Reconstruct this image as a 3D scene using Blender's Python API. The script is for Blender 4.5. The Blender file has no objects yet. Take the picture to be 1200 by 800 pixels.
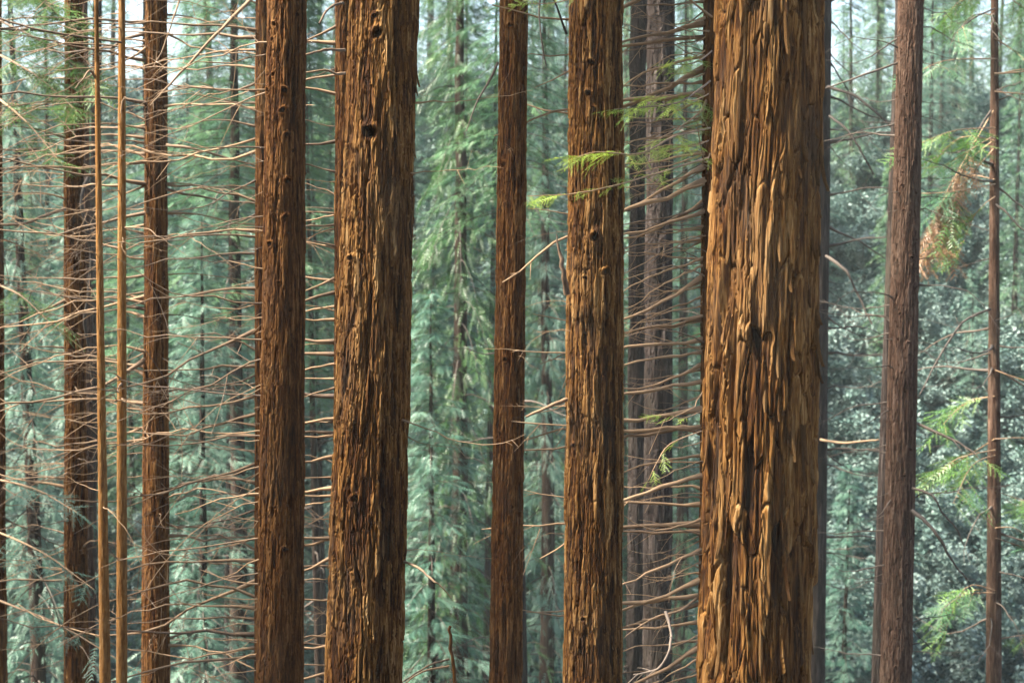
import bpy, math, random
import numpy as np
from mathutils import Vector, Matrix

random.seed(11)
RNG = np.random.default_rng(7)
SC = bpy.context.scene
COL = SC.collection
R = math.radians

# ------------------------------------------------------------------ camera
PITCH = R(-3.0)
CAM_Z = 1.6
FPX = 2000.0                       # focal length in pixels of a 1200 px wide frame
cam = bpy.data.cameras.new('camera')
cam.lens = 60; cam.sensor_width = 36; cam.clip_end = 1000; cam.clip_start = 0.05
cam.dof.use_dof = True; cam.dof.focus_distance = 11.5; cam.dof.aperture_fstop = 3.2
camo = bpy.data.objects.new('camera', cam)
camo.location = (0, 0, CAM_Z); camo.rotation_euler = (R(90) + PITCH, 0, 0)
COL.objects.link(camo); SC.camera = camo

# ------------------------------------------------------------------ sky and sun
SUN_EL, SUN_AZ = 55.0, 261.0        # azimuth clockwise from +Y: from the left, a little beyond the trees
w = bpy.data.worlds.new('World'); SC.world = w; w.use_nodes = True
nt = w.node_tree; nt.nodes.clear()
sky = nt.nodes.new('ShaderNodeTexSky'); sky.sky_type = 'NISHITA'; sky.sun_disc = False
sky.sun_elevation = R(SUN_EL); sky.sun_rotation = R(SUN_AZ)
sky.air_density = 1.0; sky.dust_density = 3.0; sky.ozone_density = 1.0
bg = nt.nodes.new('ShaderNodeBackground'); bg.inputs[1].default_value = 0.085
out = nt.nodes.new('ShaderNodeOutputWorld')
nt.links.new(sky.outputs[0], bg.inputs[0]); nt.links.new(bg.outputs[0], out.inputs[0])

sun = bpy.data.lights.new('sun', 'SUN'); sun.energy = 5.0; sun.angle = R(11); sun.color = (1.0, 0.9, 0.76)
suno = bpy.data.objects.new('sun', sun)
d = Vector((math.sin(R(SUN_AZ)) * math.cos(R(SUN_EL)), math.cos(R(SUN_AZ)) * math.cos(R(SUN_EL)), math.sin(R(SUN_EL))))
suno.rotation_euler = (-d).to_track_quat('-Z', 'Y').to_euler(); suno.location = d * 60
COL.objects.link(suno)

SC.view_settings.view_transform = 'Standard'; SC.view_settings.look = 'None'
SC.view_settings.gamma = 1.0; SC.view_settings.exposure = 2.72; SC.view_settings.use_curve_mapping = False
SC.render.engine = 'CYCLES'
cy = SC.cycles
cy.max_bounces = 5; cy.diffuse_bounces = 3; cy.glossy_bounces = 2; cy.transmission_bounces = 3
cy.volume_bounces = 0; cy.transparent_max_bounces = 4; cy.caustics_reflective = False; cy.caustics_refractive = False
cy.use_denoising = True

# ------------------------------------------------------------------ helpers
ca, sa = math.cos(PITCH), math.sin(PITCH)
def at(px, py, Y):
    """world point on the sight line through pixel (1200x800) at world depth Y"""
    u, v = (px - 600) / FPX, (400 - py) / FPX
    wy, wz = ca - sa * v, sa + ca * v
    t = Y / wy
    return Vector((u * t, Y, CAM_Z + wz * t))

def tag(o, label=None, cat=None, group=None, kind=None):
    if label: o['label'] = label
    if cat: o['category'] = cat
    if group: o['group'] = group
    if kind: o['kind'] = kind
    return o

def empty(name, loc):
    o = bpy.data.objects.new(name, None); o.location = loc; o.empty_display_size = 0.3
    COL.objects.link(o); return o

def mesh_np(name, verts, faces, tone=None, smooth=False, mats=(), midx=None):
    """faces: int array (n,3) or (n,4)"""
    verts = np.asarray(verts, np.float32); faces = np.asarray(faces, np.int32)
    n, k = faces.shape
    m = bpy.data.meshes.new(name)
    m.vertices.add(len(verts)); m.vertices.foreach_set('co', verts.ravel())
    m.loops.add(n * k); m.loops.foreach_set('vertex_index', faces.ravel())
    m.polygons.add(n); m.polygons.foreach_set('loop_start', np.arange(0, n * k, k, dtype=np.int32))
    m.polygons.foreach_set('use_smooth', np.full(n, smooth, bool))
    for mt in mats: m.materials.append(mt)
    if midx is not None: m.polygons.foreach_set('material_index', np.asarray(midx, np.int32))
    if tone is not None:
        a = m.attributes.new('tone', 'FLOAT', 'POINT'); a.data.foreach_set('value', np.asarray(tone, np.float32))
    m.update(calc_edges=True)
    return m

def obj(name, mesh, parent=None, loc=(0, 0, 0), rot=(0, 0, 0), scale=(1, 1, 1)):
    o = bpy.data.objects.new(name, mesh); o.location = loc; o.rotation_euler = rot; o.scale = scale
    o.parent = parent; COL.objects.link(o); return o

def hash2(i, j, s):
    h = (i.astype(np.int64) * 374761393 + j.astype(np.int64) * 668265263 + s * 974634777) & 0xFFFFFFFF
    h = ((h ^ (h >> 13)) * 1274126177) & 0xFFFFFFFF
    h = ((h ^ (h >> 16)) * 2246822519) & 0xFFFFFFFF
    h = h ^ (h >> 15)
    return (h & 0xFFFFFF) / float(0x1000000)

def vnoise(u, v, per, s):
    """value noise, periodic in u with integer period per, -1..1"""
    i, j = np.floor(u), np.floor(v)
    fu, fv = u - i, v - j
    fu = fu * fu * (3 - 2 * fu); fv = fv * fv * (3 - 2 * fv)
    i = i.astype(np.int64); j = j.astype(np.int64)
    def H(a, b): return hash2(np.mod(a, per), b, s)
    a, b, c, e = H(i, j), H(i + 1, j), H(i, j + 1), H(i + 1, j + 1)
    return ((a * (1 - fu) + b * fu) * (1 - fv) + (c * (1 - fu) + e * fu) * fv) * 2 - 1

def voro(u, v, per, s):
    """cells stretched by the caller; returns f1, f2, rand, rand2, local dv, local du of nearest cell"""
    i0, j0 = np.floor(u).astype(np.int64), np.floor(v).astype(np.int64)
    best = np.full(u.shape, 9.0); sec = np.full(u.shape, 9.0)
    r1 = np.zeros(u.shape); r2 = np.zeros(u.shape); lv = np.zeros(u.shape); lu = np.zeros(u.shape)
    for di in (-1, 0, 1):
        for dj in (-1, 0, 1):
            i, j = i0 + di, j0 + dj
            im = np.mod(i, per)
            cx = i + 0.15 + 0.7 * hash2(im, j, s); cz = j + 0.05 + 0.9 * hash2(im, j, s + 1)
            du, dv = u - cx, v - cz
            ds = np.sqrt(du * du + dv * dv * 0.8)
            near = ds < best
            sec = np.where(near, best, np.minimum(sec, ds))
            r1 = np.where(near, hash2(im, j, s + 2), r1); r2 = np.where(near, hash2(im, j, s + 3), r2)
            lv = np.where(near, dv, lv); lu = np.where(near, du, lu)
            best = np.where(near, ds, best)
    return best, sec, r1, r2, lv, lu

def terrain(x, y):
    x = np.asarray(x, float); y = np.asarray(y, float)
    near = -0.37 * y
    far = -14.6 + 0.74 * (y - 42) 
    far = np.where(y > 70, -14.6 + 0.74 * 28 + 0.02 * (y - 70), far)
    k = 3.0
    z = np.log(np.exp(np.clip(near / k, -60, 60)) + np.exp(np.clip(far / k, -60, 60))) * k
    z = z + 0.5 * np.sin(x * 0.21 + 1.3) * np.cos(y * 0.17) + 0.25 * np.sin(x * 0.53 + y * 0.41)
    z = np.where(np.abs(y) + np.abs(x) < 6, np.minimum(z, -0.37 * y + 0.3), z)
    return z
def tz(x, y): return float(terrain(x, y))

# ------------------------------------------------------------------ materials
def mat(name):
    m = bpy.data.materials.new(name); m.use_nodes = True
    nt = m.node_tree; b = nt.nodes['Principled BSDF']
    return m, nt, b
def N(nt, t, **kw):
    n = nt.nodes.new(t)
    for k, v in kw.items(): setattr(n, k, v)
    return n
def ramp(nt, stops):
    r = N(nt, 'ShaderNodeValToRGB'); e = r.color_ramp.elements
    e[0].position, e[0].color = stops[0][0], (*stops[0][1], 1)
    e[1].position, e[1].color = stops[-1][0], (*stops[-1][1], 1)
    for p, c in stops[1:-1]:
        q = e.new(p); q.color = (*c, 1)
    return r

def bark_mat(name, stops, fibre=1.0, bump=0.9, obj_random=False, rough=0.95, weather=0.35):
    m, nt, b = mat(name)
    L = nt.links.new
    tc = N(nt, 'ShaderNodeTexCoord')
    def noise(sc, det, ro=0.6):
        mp = N(nt, 'ShaderNodeMapping'); mp.inputs['Scale'].default_value = sc
        L(tc.outputs['Object'], mp.inputs[0])
        n = N(nt, 'ShaderNodeTexNoise'); n.inputs['Scale'].default_value = 1.0; n.inputs['Detail'].default_value = det; n.inputs['Roughness'].default_value = ro
        L(mp.outputs[0], n.inputs['Vector']); return n.outputs['Fac']
    n1 = noise((52 * fibre, 52 * fibre, 3.4 * fibre), 6, 0.7)
    n2 = noise((9 * fibre, 9 * fibre, 1.1 * fibre), 4)
    n3 = noise((150 * fibre, 150 * fibre, 9 * fibre), 4, 0.7)
    n4 = noise((2.1, 2.1, 0.9), 5)
    at_ = N(nt, 'ShaderNodeAttribute'); at_.attribute_name = 'tone'
    def madd(src, k, c):
        q = N(nt, 'ShaderNodeMath', operation='MULTIPLY_ADD'); q.inputs[1].default_value = k; q.inputs[2].default_value = c; L(src, q.inputs[0]); return q.outputs[0]
    def add(p, q_):
        q = N(nt, 'ShaderNodeMath', operation='ADD'); L(p, q.inputs[0]); L(q_, q.inputs[1]); return q.outputs[0]
    v = add(add(madd(n1, 1.9, -0.95), madd(n2, 0.8, -0.4)), madd(n3, 1.0, -0.5))
    if obj_random:
        oi = N(nt, 'ShaderNodeObjectInfo'); v = add(v, madd(oi.outputs['Random'], 0.6, 0.22))
    else:
        v = add(v, at_.outputs['Fac'])
    r = ramp(nt, stops); L(v, r.inputs[0])
    mr = N(nt, 'ShaderNodeMapRange'); mr.inputs[1].default_value = 0.5; mr.inputs[2].default_value = 0.75; mr.inputs[4].default_value = weather
    L(n4, mr.inputs[0])
    mx = N(nt, 'ShaderNodeMix', data_type='RGBA'); mx.inputs['B'].default_value = (0.1, 0.085, 0.06, 1)
    L(mr.outputs[0], mx.inputs['Factor']); L(r.outputs[0], mx.inputs['A']); L(mx.outputs['Result'], b.inputs['Base Color'])
    b.inputs['Roughness'].default_value = rough; b.inputs['Specular IOR Level'].default_value = 0.12
    bp = N(nt, 'ShaderNodeBump'); bp.inputs['Strength'].default_value = bump; bp.inputs['Distance'].default_value = 0.02 / fibre
    L(add(n1, madd(n3, 0.45, 0)), bp.inputs['Height']); L(bp.outputs[0], b.inputs['Normal'])
    return m

BARK_RED = bark_mat('bark_red_brown', [(0.0, (0.010, 0.0035, 0.0015)), (0.28, (0.04, 0.0145, 0.004)), (0.52, (0.1, 0.042, 0.009)), (0.78, (0.195, 0.1, 0.029)), (1.0, (0.29, 0.18, 0.078))])
BARK_STRIP = bark_mat('bark_strip_tan', [(0.0, (0.025, 0.009, 0.003)), (0.4, (0.08, 0.035, 0.009)), (0.75, (0.17, 0.088, 0.028)), (1.0, (0.27, 0.17, 0.08))], obj_random=True)
BARK_MID = bark_mat('bark_cinnamon', [(0.0, (0.012, 0.004, 0.002)), (0.33, (0.055, 0.0195, 0.0052)), (0.65, (0.12, 0.05, 0.0125)), (1.0, (0.22, 0.115, 0.042))], fibre=1.2)
BARK_DULL = bark_mat('bark_dull_brown', [(0.0, (0.0240, 0.0136, 0.0088)), (0.5, (0.0680, 0.0384, 0.0256)), (1.0, (0.1520, 0.1000, 0.0720))], fibre=1.3)
BARK_GREY = bark_mat('bark_grey', [(0.0, (0.011, 0.008, 0.007)), (0.5, (0.03, 0.022, 0.019)), (1.0, (0.085, 0.068, 0.06))], fibre=0.7)
BARK_SAP = bark_mat('bark_sapling', [(0.0, (0.08, 0.033, 0.009)), (0.5, (0.22, 0.105, 0.03)), (1.0, (0.34, 0.21, 0.09))], fibre=1.5, bump=0.4)
BARK_FAR = bark_mat('bark_far', [(0.0, (0.0162, 0.0099, 0.0072)), (0.5, (0.0360, 0.0234, 0.0180)), (1.0, (0.0810, 0.0594, 0.0450))], fibre=0.5)
KNOT_MAT = bark_mat('knot_wood', [(0.0, (0.012, 0.006, 0.003)), (0.5, (0.04, 0.018, 0.008)), (1.0, (0.12, 0.06, 0.026))])

def twig_mat(name, c0, c1):
    m, nt, b = mat(name); L = nt.links.new
    oi = N(nt, 'ShaderNodeObjectInfo'); tc = N(nt, 'ShaderNodeTexCoord')
    n = N(nt, 'ShaderNodeTexNoise'); n.inputs['Scale'].default_value = 22; n.inputs['Detail'].default_value = 3
    L(tc.outputs['Object'], n.inputs['Vector'])
    ad = N(nt, 'ShaderNodeMath', operation='MULTIPLY_ADD'); ad.inputs[1].default_value = 0.8
    L(oi.outputs['Random'], ad.inputs[0])
    sb = N(nt, 'ShaderNodeMath', operation='SUBTRACT'); L(n.outputs['Fac'], sb.inputs[0]); sb.inputs[1].default_value = 0.4
    L(sb.outputs[0], ad.inputs[2])
    r = ramp(nt, [(0.0, c0), (1.0, c1)]); L(ad.outputs[0], r.inputs[0]); L(r.outputs[0], b.inputs['Base Color'])
    b.inputs['Roughness'].default_value = 0.8
    return m
TWIG = twig_mat('dead_twig', (0.055, 0.034, 0.022), (0.29, 0.185, 0.1))
TWIG_DARK = twig_mat('dark_twig', (0.028, 0.021, 0.016), (0.1, 0.074, 0.055))
TWIG_PALE = twig_mat('tan_bough', (0.14, 0.085, 0.045), (0.34, 0.22, 0.12))
TWIG_GREY = twig_mat('bleached_twig', (0.13, 0.1, 0.08), (0.25, 0.2, 0.155))

def leaf_mat(name, stops, rough=0.45, trans=0.35, spec=0.5):
    m, nt, b = mat(name); L = nt.links.new
    at_ = N(nt, 'ShaderNodeAttribute'); at_.attribute_name = 'tone'
    oi = N(nt, 'ShaderNodeObjectInfo')
    ad = N(nt, 'ShaderNodeMath', operation='MULTIPLY_ADD'); ad.inputs[1].default_value = 0.35; L(oi.outputs['Random'], ad.inputs[0])
    sb = N(nt, 'ShaderNodeMath', operation='SUBTRACT'); L(at_.outputs['Fac'], sb.inputs[0]); sb.inputs[1].default_value = 0.17
    L(sb.outputs[0], ad.inputs[2])
    r = ramp(nt, stops); L(ad.outputs[0], r.inputs[0])
    L(r.outputs[0], b.inputs['Base Color']); b.inputs['Roughness'].default_value = rough
    b.inputs['Specular IOR Level'].default_value = spec
    tr = N(nt, 'ShaderNodeBsdfTranslucent'); L(r.outputs[0], tr.inputs['Color'])
    mx = N(nt, 'ShaderNodeMixShader'); mx.inputs[0].default_value = trans
    L(b.outputs[0], mx.inputs[1]); L(tr.outputs[0], mx.inputs[2])
    L(mx.outputs[0], nt.nodes['Material Output'].inputs['Surface'])
    return m
LEAF_CONIFER = leaf_mat('redwood_needles', [(0.0, (0.028, 0.085, 0.04)), (0.5, (0.058, 0.15, 0.07)), (1.0, (0.12, 0.22, 0.1))])
LEAF_DEEP = leaf_mat('deep_green_needles', [(0.0, (0.02, 0.065, 0.02)), (0.5, (0.038, 0.105, 0.03)), (1.0, (0.075, 0.16, 0.04))])
LEAF_BLUE = leaf_mat('glaucous_needles', [(0.0, (0.035, 0.1, 0.07)), (0.5, (0.075, 0.17, 0.122)), (1.0, (0.15, 0.25, 0.185))])
LEAF_GREEN = leaf_mat('fresh_green_needles', [(0.0, (0.035, 0.1, 0.018)), (0.5, (0.07, 0.165, 0.028)), (1.0, (0.14, 0.24, 0.05))])
LEAF_LIME = leaf_mat('young_lime_leaves', [(0.0, (0.1, 0.19, 0.02)), (0.5, (0.19, 0.29, 0.03)), (1.0, (0.3, 0.38, 0.07))], trans=0.45)
LEAF_DEAD = leaf_mat('dead_needles', [(0.0, (0.14, 0.07, 0.03)), (1.0, (0.32, 0.18, 0.08))])
LEAF_SHRUB = leaf_mat('shrub_leaves', [(0.0, (0.05, 0.1, 0.085)), (0.5, (0.1, 0.165, 0.145)), (1.0, (0.19, 0.26, 0.24))], rough=0.5, trans=0.25, spec=0.35)

gm, gnt, gb = mat('forest_floor')
gtc = N(gnt, 'ShaderNodeTexCoord'); gn = N(gnt, 'ShaderNodeTexNoise'); gn.inputs['Scale'].default_value = 1.7; gn.inputs['Detail'].default_value = 9
gnt.links.new(gtc.outputs['Object'], gn.inputs['Vector'])
gr = ramp(gnt, [(0.3, (0.028, 0.022, 0.015)), (0.5, (0.07, 0.048, 0.03)), (0.65, (0.04, 0.06, 0.03)), (0.8, (0.12, 0.085, 0.055))])
gnt.links.new(gn.outputs['Fac'], gr.inputs[0]); gnt.links.new(gr.outputs[0], gb.inputs['Base Color']); gb.inputs['Roughness'].default_value = 0.95
gbp = N(gnt, 'ShaderNodeBump'); gbp.inputs['Strength'].default_value = 0.8; gbp.inputs['Distance'].default_value = 0.1
gnt.links.new(gn.outputs['Fac'], gbp.inputs['Height']); gnt.links.new(gbp.outputs[0], gb.inputs['Normal'])

# ------------------------------------------------------------------ terrain
gx = np.linspace(-110, 110, 180); gy = np.linspace(-40, 150, 190)
GX, GY = np.meshgrid(gx, gy)
GZ = terrain(GX, GY)
idx = np.arange(GX.size).reshape(GX.shape)
F = np.stack([idx[:-1, :-1], idx[:-1, 1:], idx[1:, 1:], idx[1:, :-1]], -1).reshape(-1, 4)
tag(obj('ground', mesh_np('ground', np.stack([GX, GY, GZ], -1).reshape(-1, 3), F, smooth=True, mats=(gm,))), kind='structure')

# ------------------------------------------------------------------ foliage builders
def spray_proto(n=8, ang=58, wid=0.075, ln=0.30, droop=0.16):
    """flat feathery spray along +X, unit length: triangles (k,3,3)"""
    T = []
    for i in range(n):
        t = 0.06 + 0.94 * i / (n - 1)
        l = ln * (0.55 + 0.9 * math.sin(math.pi * (0.12 + 0.8 * t)) * 0.6)
        for s in (-1, 1):
            a = R(ang - 25 * t) * s
            if i == n - 1: a = R(16) * s
            b0 = np.array([t - wid * 0.5, 0, -droop * t * t]); b1 = np.array([t + wid * 0.5, 0, -droop * t * t])
            tip = np.array([t + l * math.cos(a), l * math.sin(a), -droop * (t + 0.3 * l) ** 2 - 0.05 * l])
            T.append([b0, b1, tip])
    return np.array(T)
def rotmats(yaw, pitch, roll):
    cyw, syw = np.cos(yaw), np.sin(yaw); cp, sp = np.cos(pitch), np.sin(pitch); cr, sr = np.cos(roll), np.sin(roll)
    Z = np.zeros_like(yaw); O = np.ones_like(yaw)
    Rz = np.stack([np.stack([cyw, -syw, Z], -1), np.stack([syw, cyw, Z], -1), np.stack([Z, Z, O], -1)], -2)
    Ry = np.stack([np.stack([cp, Z, sp], -1), np.stack([Z, O, Z], -1), np.stack([-sp, Z, cp], -1)], -2)
    Rx = np.stack([np.stack([O, Z, Z], -1), np.stack([Z, cr, -sr], -1), np.stack([Z, sr, cr], -1)], -2)
    return Rz @ Ry @ Rx
def place_tris(T, pos, yaw, pitch, roll, sc):
    M = rotmats(yaw, pitch, roll) * sc[:, None, None]
    V = np.einsum('nij,kpj->nkpi', M, T) + pos[:, None, None, :]
    return V.reshape(-1, 3)
def tube(pts, rad, sides=5):
    """tapered tube; pts (n,3), rad (n,) -> verts, tri faces"""
    pts = np.asarray(pts, float); rad = np.asarray(rad, float); n = len(pts)
    tang = np.gradient(pts, axis=0); tang /= np.linalg.norm(tang, axis=1)[:, None] + 1e-9
    ref = np.array([0.13, 0.21, 0.97]) if abs(tang[0][2]) < 0.85 else np.array([0.97, 0.2, 0.1])
    a = np.cross(tang, ref); a /= np.linalg.norm(a, axis=1)[:, None] + 1e-9
    b = np.cross(tang, a)
    th = np.linspace(0, 2 * math.pi, sides, endpoint=False)
    V = pts[:, None, :] + rad[:, None, None] * (np.cos(th)[None, :, None] * a[:, None, :] + np.sin(th)[None, :, None] * b[:, None, :])
    V = V.reshape(-1, 3); F = []
    for i in range(n - 1):
        for k in range(sides):
            p, q = i * sides + k, i * sides + (k + 1) % sides
            F += [[p, q, q + sides], [p, q + sides, p + sides]]
    return V, np.array(F, int)
def merge(parts):
    V, F, o = [], [], 0
    for v, f in parts:
        V.append(v); F.append(np.asarray(f) + o); o += len(v)
    return np.concatenate(V), np.concatenate(F)

def crown_mesh(name, H, z0, Rmax, nb, ns, leaf, seed, spray_len=0.34, droop=0.5, gap=0.25, top_pow=0.8, wood=TWIG_DARK):
    """conifer crown: drooping limbs with feathery sprays; local z from trunk base"""
    rg = np.random.default_rng(seed)
    T = spray_proto(n=6, wid=0.085)
    pos, yaw, pit, rol, sc, tn = [], [], [], [], [], []
    parts = []
    az = rg.uniform(0, 6.28)
    for b in range(nb):
        az += 2.399 + rg.normal(0, 0.4)
        f = (b + rg.uniform(0, 1)) / nb
        z = z0 + (H - z0) * f ** 0.9
        Lb = Rmax * (1 - f) ** top_pow * rg.uniform(0.55, 1.12) + 0.25
        if rg.uniform() < gap: Lb *= rg.uniform(0.3, 0.6)
        rise = rg.uniform(-0.15, 0.28)
        tone_b = rg.uniform(0.1, 0.9)
        tt = np.linspace(0, 1, 6)
        bz = lambda t: z + Lb * (rise * t - droop * t * t * (0.6 + 0.4 * (1 - f)))
        P = np.stack([np.cos(az) * Lb * tt, np.sin(az) * Lb * tt, bz(tt)], -1)
        parts.append(tube(P, 0.004 + 0.016 * Lb / 2.5 * (1 - tt), 3))
        m = max(4, int(ns * (0.35 + 0.65 * Lb / Rmax)))
        t = rg.uniform(0.12, 1.0, m) ** 0.75
        side = rg.choice([-1, 1], m)
        off = rg.uniform(0, 0.34, m) * Lb * 0.7 * (1.1 - t) * side
        p = np.stack([np.cos(az) * Lb * t - np.sin(az) * off, np.sin(az) * Lb * t + np.cos(az) * off, bz(t) - np.abs(off) * rg.uniform(0.15, 0.7, m)], -1)
        pos.append(p); yaw.append(az + side * rg.uniform(0.2, 1.1, m)); pit.append(rg.uniform(-0.05, 1.0, m)); rol.append(rg.normal(0, 0.45, m))
        sc.append(spray_len * rg.uniform(0.6, 1.35, m)); tn.append(np.clip(tone_b + rg.normal(0, 0.17, m), 0, 1))
    pos = np.concatenate(pos); yaw = np.concatenate(yaw); pit = np.concatenate(pit); rol = np.concatenate(rol); sc = np.concatenate(sc); tn = np.concatenate(tn)
    V = place_tris(T, pos, yaw, pit, rol, sc)
    nF = len(V) // 3
    F = np.arange(len(V)).reshape(-1, 3)
    tone = np.repeat(tn, len(T) * 3)
    wv, wf = merge(parts)
    Va = np.concatenate([V, wv]); Fa = np.concatenate([F, wf + len(V)])
    ta = np.concatenate([tone, np.full(len(wv), 0.4)])
    return mesh_np(name, Va, Fa, ta, mats=(leaf, wood), midx=np.concatenate([np.zeros(nF, int), np.ones(len(wf), int)]))

# ------------------------------------------------------------------ dead branch prototypes (unit length along +X)
def bare_branch(name, style, seed, mt, twigs=6, r=0.0054):
    rg = np.random.default_rng(seed); n = 12
    t = np.linspace(0, 1, n)
    if style == 'sag': z = -0.16 * np.sin(t * math.pi * 0.9) + 0.02 * t
    elif style == 'droop': z = 0.05 * t - 0.26 * t ** 2
    elif style == 'rise': z = 0.02 * t + 0.1 * t ** 2
    elif style == 'hook': z = 0.06 * np.sin(t * 3) - 0.34 * t ** 3
    else: z = -0.03 * t
    y = rg.normal(0, 0.05) * t + rg.normal(0, 0.07) * np.sin(t * 3) * t
    wob = np.cumsum(rg.normal(0, 0.011, (n, 2)), 0); wob[0] = 0
    P = np.stack([t, y + wob[:, 0], z + wob[:, 1]], -1)
    r0 = r * rg.uniform(0.8, 1.25)
    rad = r0 * (1 - 0.82 * t) * (1 + 0.12 * rg.normal(0, 1, n)); rad[0] *= 1.7; rad[1] *= 1.1
    rad = np.maximum(rad, 0.0012)
    parts = [tube(P, rad, 6)]
    for k in range(twigs):
        tk = rg.uniform(0.2, 0.97); L = rg.uniform(0.08, 0.34) * (1.15 - 0.6 * tk)
        i = int(tk * (n - 1)); base = P[i] + (P[min(i + 1, n - 1)] - P[i]) * (tk * (n - 1) - i)
        a = rg.choice([-1, 1]) * rg.uniform(0.45, 1.15); el = rg.normal(-0.15, 0.5)
        s = np.linspace(0, 1, 5)[:, None]
        dirv = np.array([math.cos(a) * math.cos(el), math.sin(a) * math.cos(el), math.sin(el)])
        bend = np.array([0.3, 0, rg.normal(-0.25, 0.3)])
        Q = base + s * L * dirv + s ** 2 * L * 0.4 * bend
        parts.append(tube(Q, np.linspace(0.0024, 0.0009, 5), 3))
        if rg.uniform() < 0.5:
            a2 = a + rg.choice([-1, 1]) * 0.7; L2 = L * 0.45
            d2 = np.array([math.cos(a2) * math.cos(el), math.sin(a2) * math.cos(el), math.sin(el + 0.3)])
            parts.append(tube(Q[2] + s[:4] * L2 * d2 / s[3], np.linspace(0.0016, 0.0008, 4), 3))
    V, F = merge(parts)
    return mesh_np(name, V, F, smooth=True, mats=(mt,))
STYLES = ['sag', 'droop', 'rise', 'straight', 'hook', 'sag', 'straight', 'droop']
BR_TAN = [bare_branch('dead_branch', STYLES[i % 8], 100 + i, TWIG, twigs=[1, 6, 3, 8, 2, 5, 0, 4][i % 8]) for i in range(16)]
BR_DARK = [bare_branch('dark_branch', STYLES[i % 8], 200 + i, TWIG_DARK, twigs=[2, 6, 4, 8, 3, 5, 1, 6][i % 8], r=0.008) for i in range(8)]

BR_THICK = [bare_branch('bare_bough', ['straight', 'droop', 'straight', 'rise', 'sag'][i % 5], 260 + i, TWIG_PALE, twigs=[0, 3, 1, 4, 2][i % 5], r=0.0105) for i in range(10)]

def stub_mesh(seed):
    rg = np.random.default_rng(seed); t = np.linspace(0, 1, 5)
    P = np.stack([t, rg.normal(0, 0.05) * t, rg.normal(-0.1, 0.15) * t * t], -1)
    rad = np.array([0.16, 0.1, 0.085, 0.075, 0.02])
    V, F = tube(P, rad, 6)
    return mesh_np('stub', V, F, smooth=True, mats=(TWIG,))
STUBS = [stub_mesh(i) for i in range(5)]

# knot core: the splintered rotten stump of a lost branch, axis +X
def knot_mesh(seed):
    rg = np.random.default_rng(seed); ns = 9
    prof = [(0.9, -0.3), (0.8, 0.1), (0.62, 0.45), (0.4, 0.6), (0.12, 0.4)]
    th = np.linspace(0, 2 * math.pi, ns, endpoint=False); V = []
    for q, (r, x) in enumerate(prof):
        V.append(np.stack([x + rg.normal(0, 0.14, ns) * (q > 1), np.cos(th) * r * (1 + rg.normal(0, 0.15, ns)), np.sin(th) * r * (1 + rg.normal(0, 0.15, ns))], -1))
    V = np.concatenate(V); F = []
    for q in range(len(prof) - 1):
        for k in range(ns):
            a, b = q * ns + k, q * ns + (k + 1) % ns
            F += [[a, b, b + ns], [a, b + ns, a + ns]]
    return mesh_np('knot', V, np.array(F), rg.uniform(0.1, 0.7, len(V)), smooth=False, mats=(KNOT_MAT,))
KNOTS = [knot_mesh(i) for i in range(5)]

# loose bark strip, hanging from its top along -Z, outward +X, width along Y (unit length / unit width)
def strip_mesh(seed):
    rg = np.random.default_rng(seed); n = 7
    t = np.linspace(0, 1, n)
    wd = 0.5 * np.clip(0.5 + 0.9 * np.sin(math.pi * (0.1 + 0.75 * t)) * 0.7, 0.2, 1) * (1 + rg.normal(0, 0.13, n)); wd[-1] *= rg.uniform(0.1, 0.5)
    cy_ = np.cumsum(rg.normal(0, 0.09, n))
    ox = -0.35 + 0.9 * t ** 1.5 + rg.uniform(0.0, 0.9) * t ** 5
    V = []
    for i in range(n):
        for s, xo in ((-1, -0.18), (0, 0.08), (1, -0.18)):
            V.append([ox[i] + xo + rg.normal(0, 0.04), cy_[i] + s * wd[i], -t[i]])
    V = np.array(V); Vb = V.copy(); Vb[:, 0] -= 0.35
    m = len(V); A = np.concatenate([V, Vb]); F = []
    for i in range(n - 1):
        for s in range(2):
            a = i * 3 + s
            F += [[a, a + 3, a + 4], [a, a + 4, a + 1], [m + a, m + a + 4, m + a + 3], [m + a, m + a + 1, m + a + 4]]
        for e in (0, 2):
            a = i * 3 + e; F += [[a, a + m, a + 3], [a + 3, a + m, a + 3 + m]]
    for s in range(2):
        a = (n - 1) * 3 + s; F += [[a, a + m, a + 1], [a + 1, a + m, a + m + 1]]
    return mesh_np('bark_strip', A, np.array(F), np.full(len(A), 0.6), smooth=False, mats=(BARK_STRIP,))
STRIPS = [strip_mesh(i) for i in range(14)]

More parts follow.
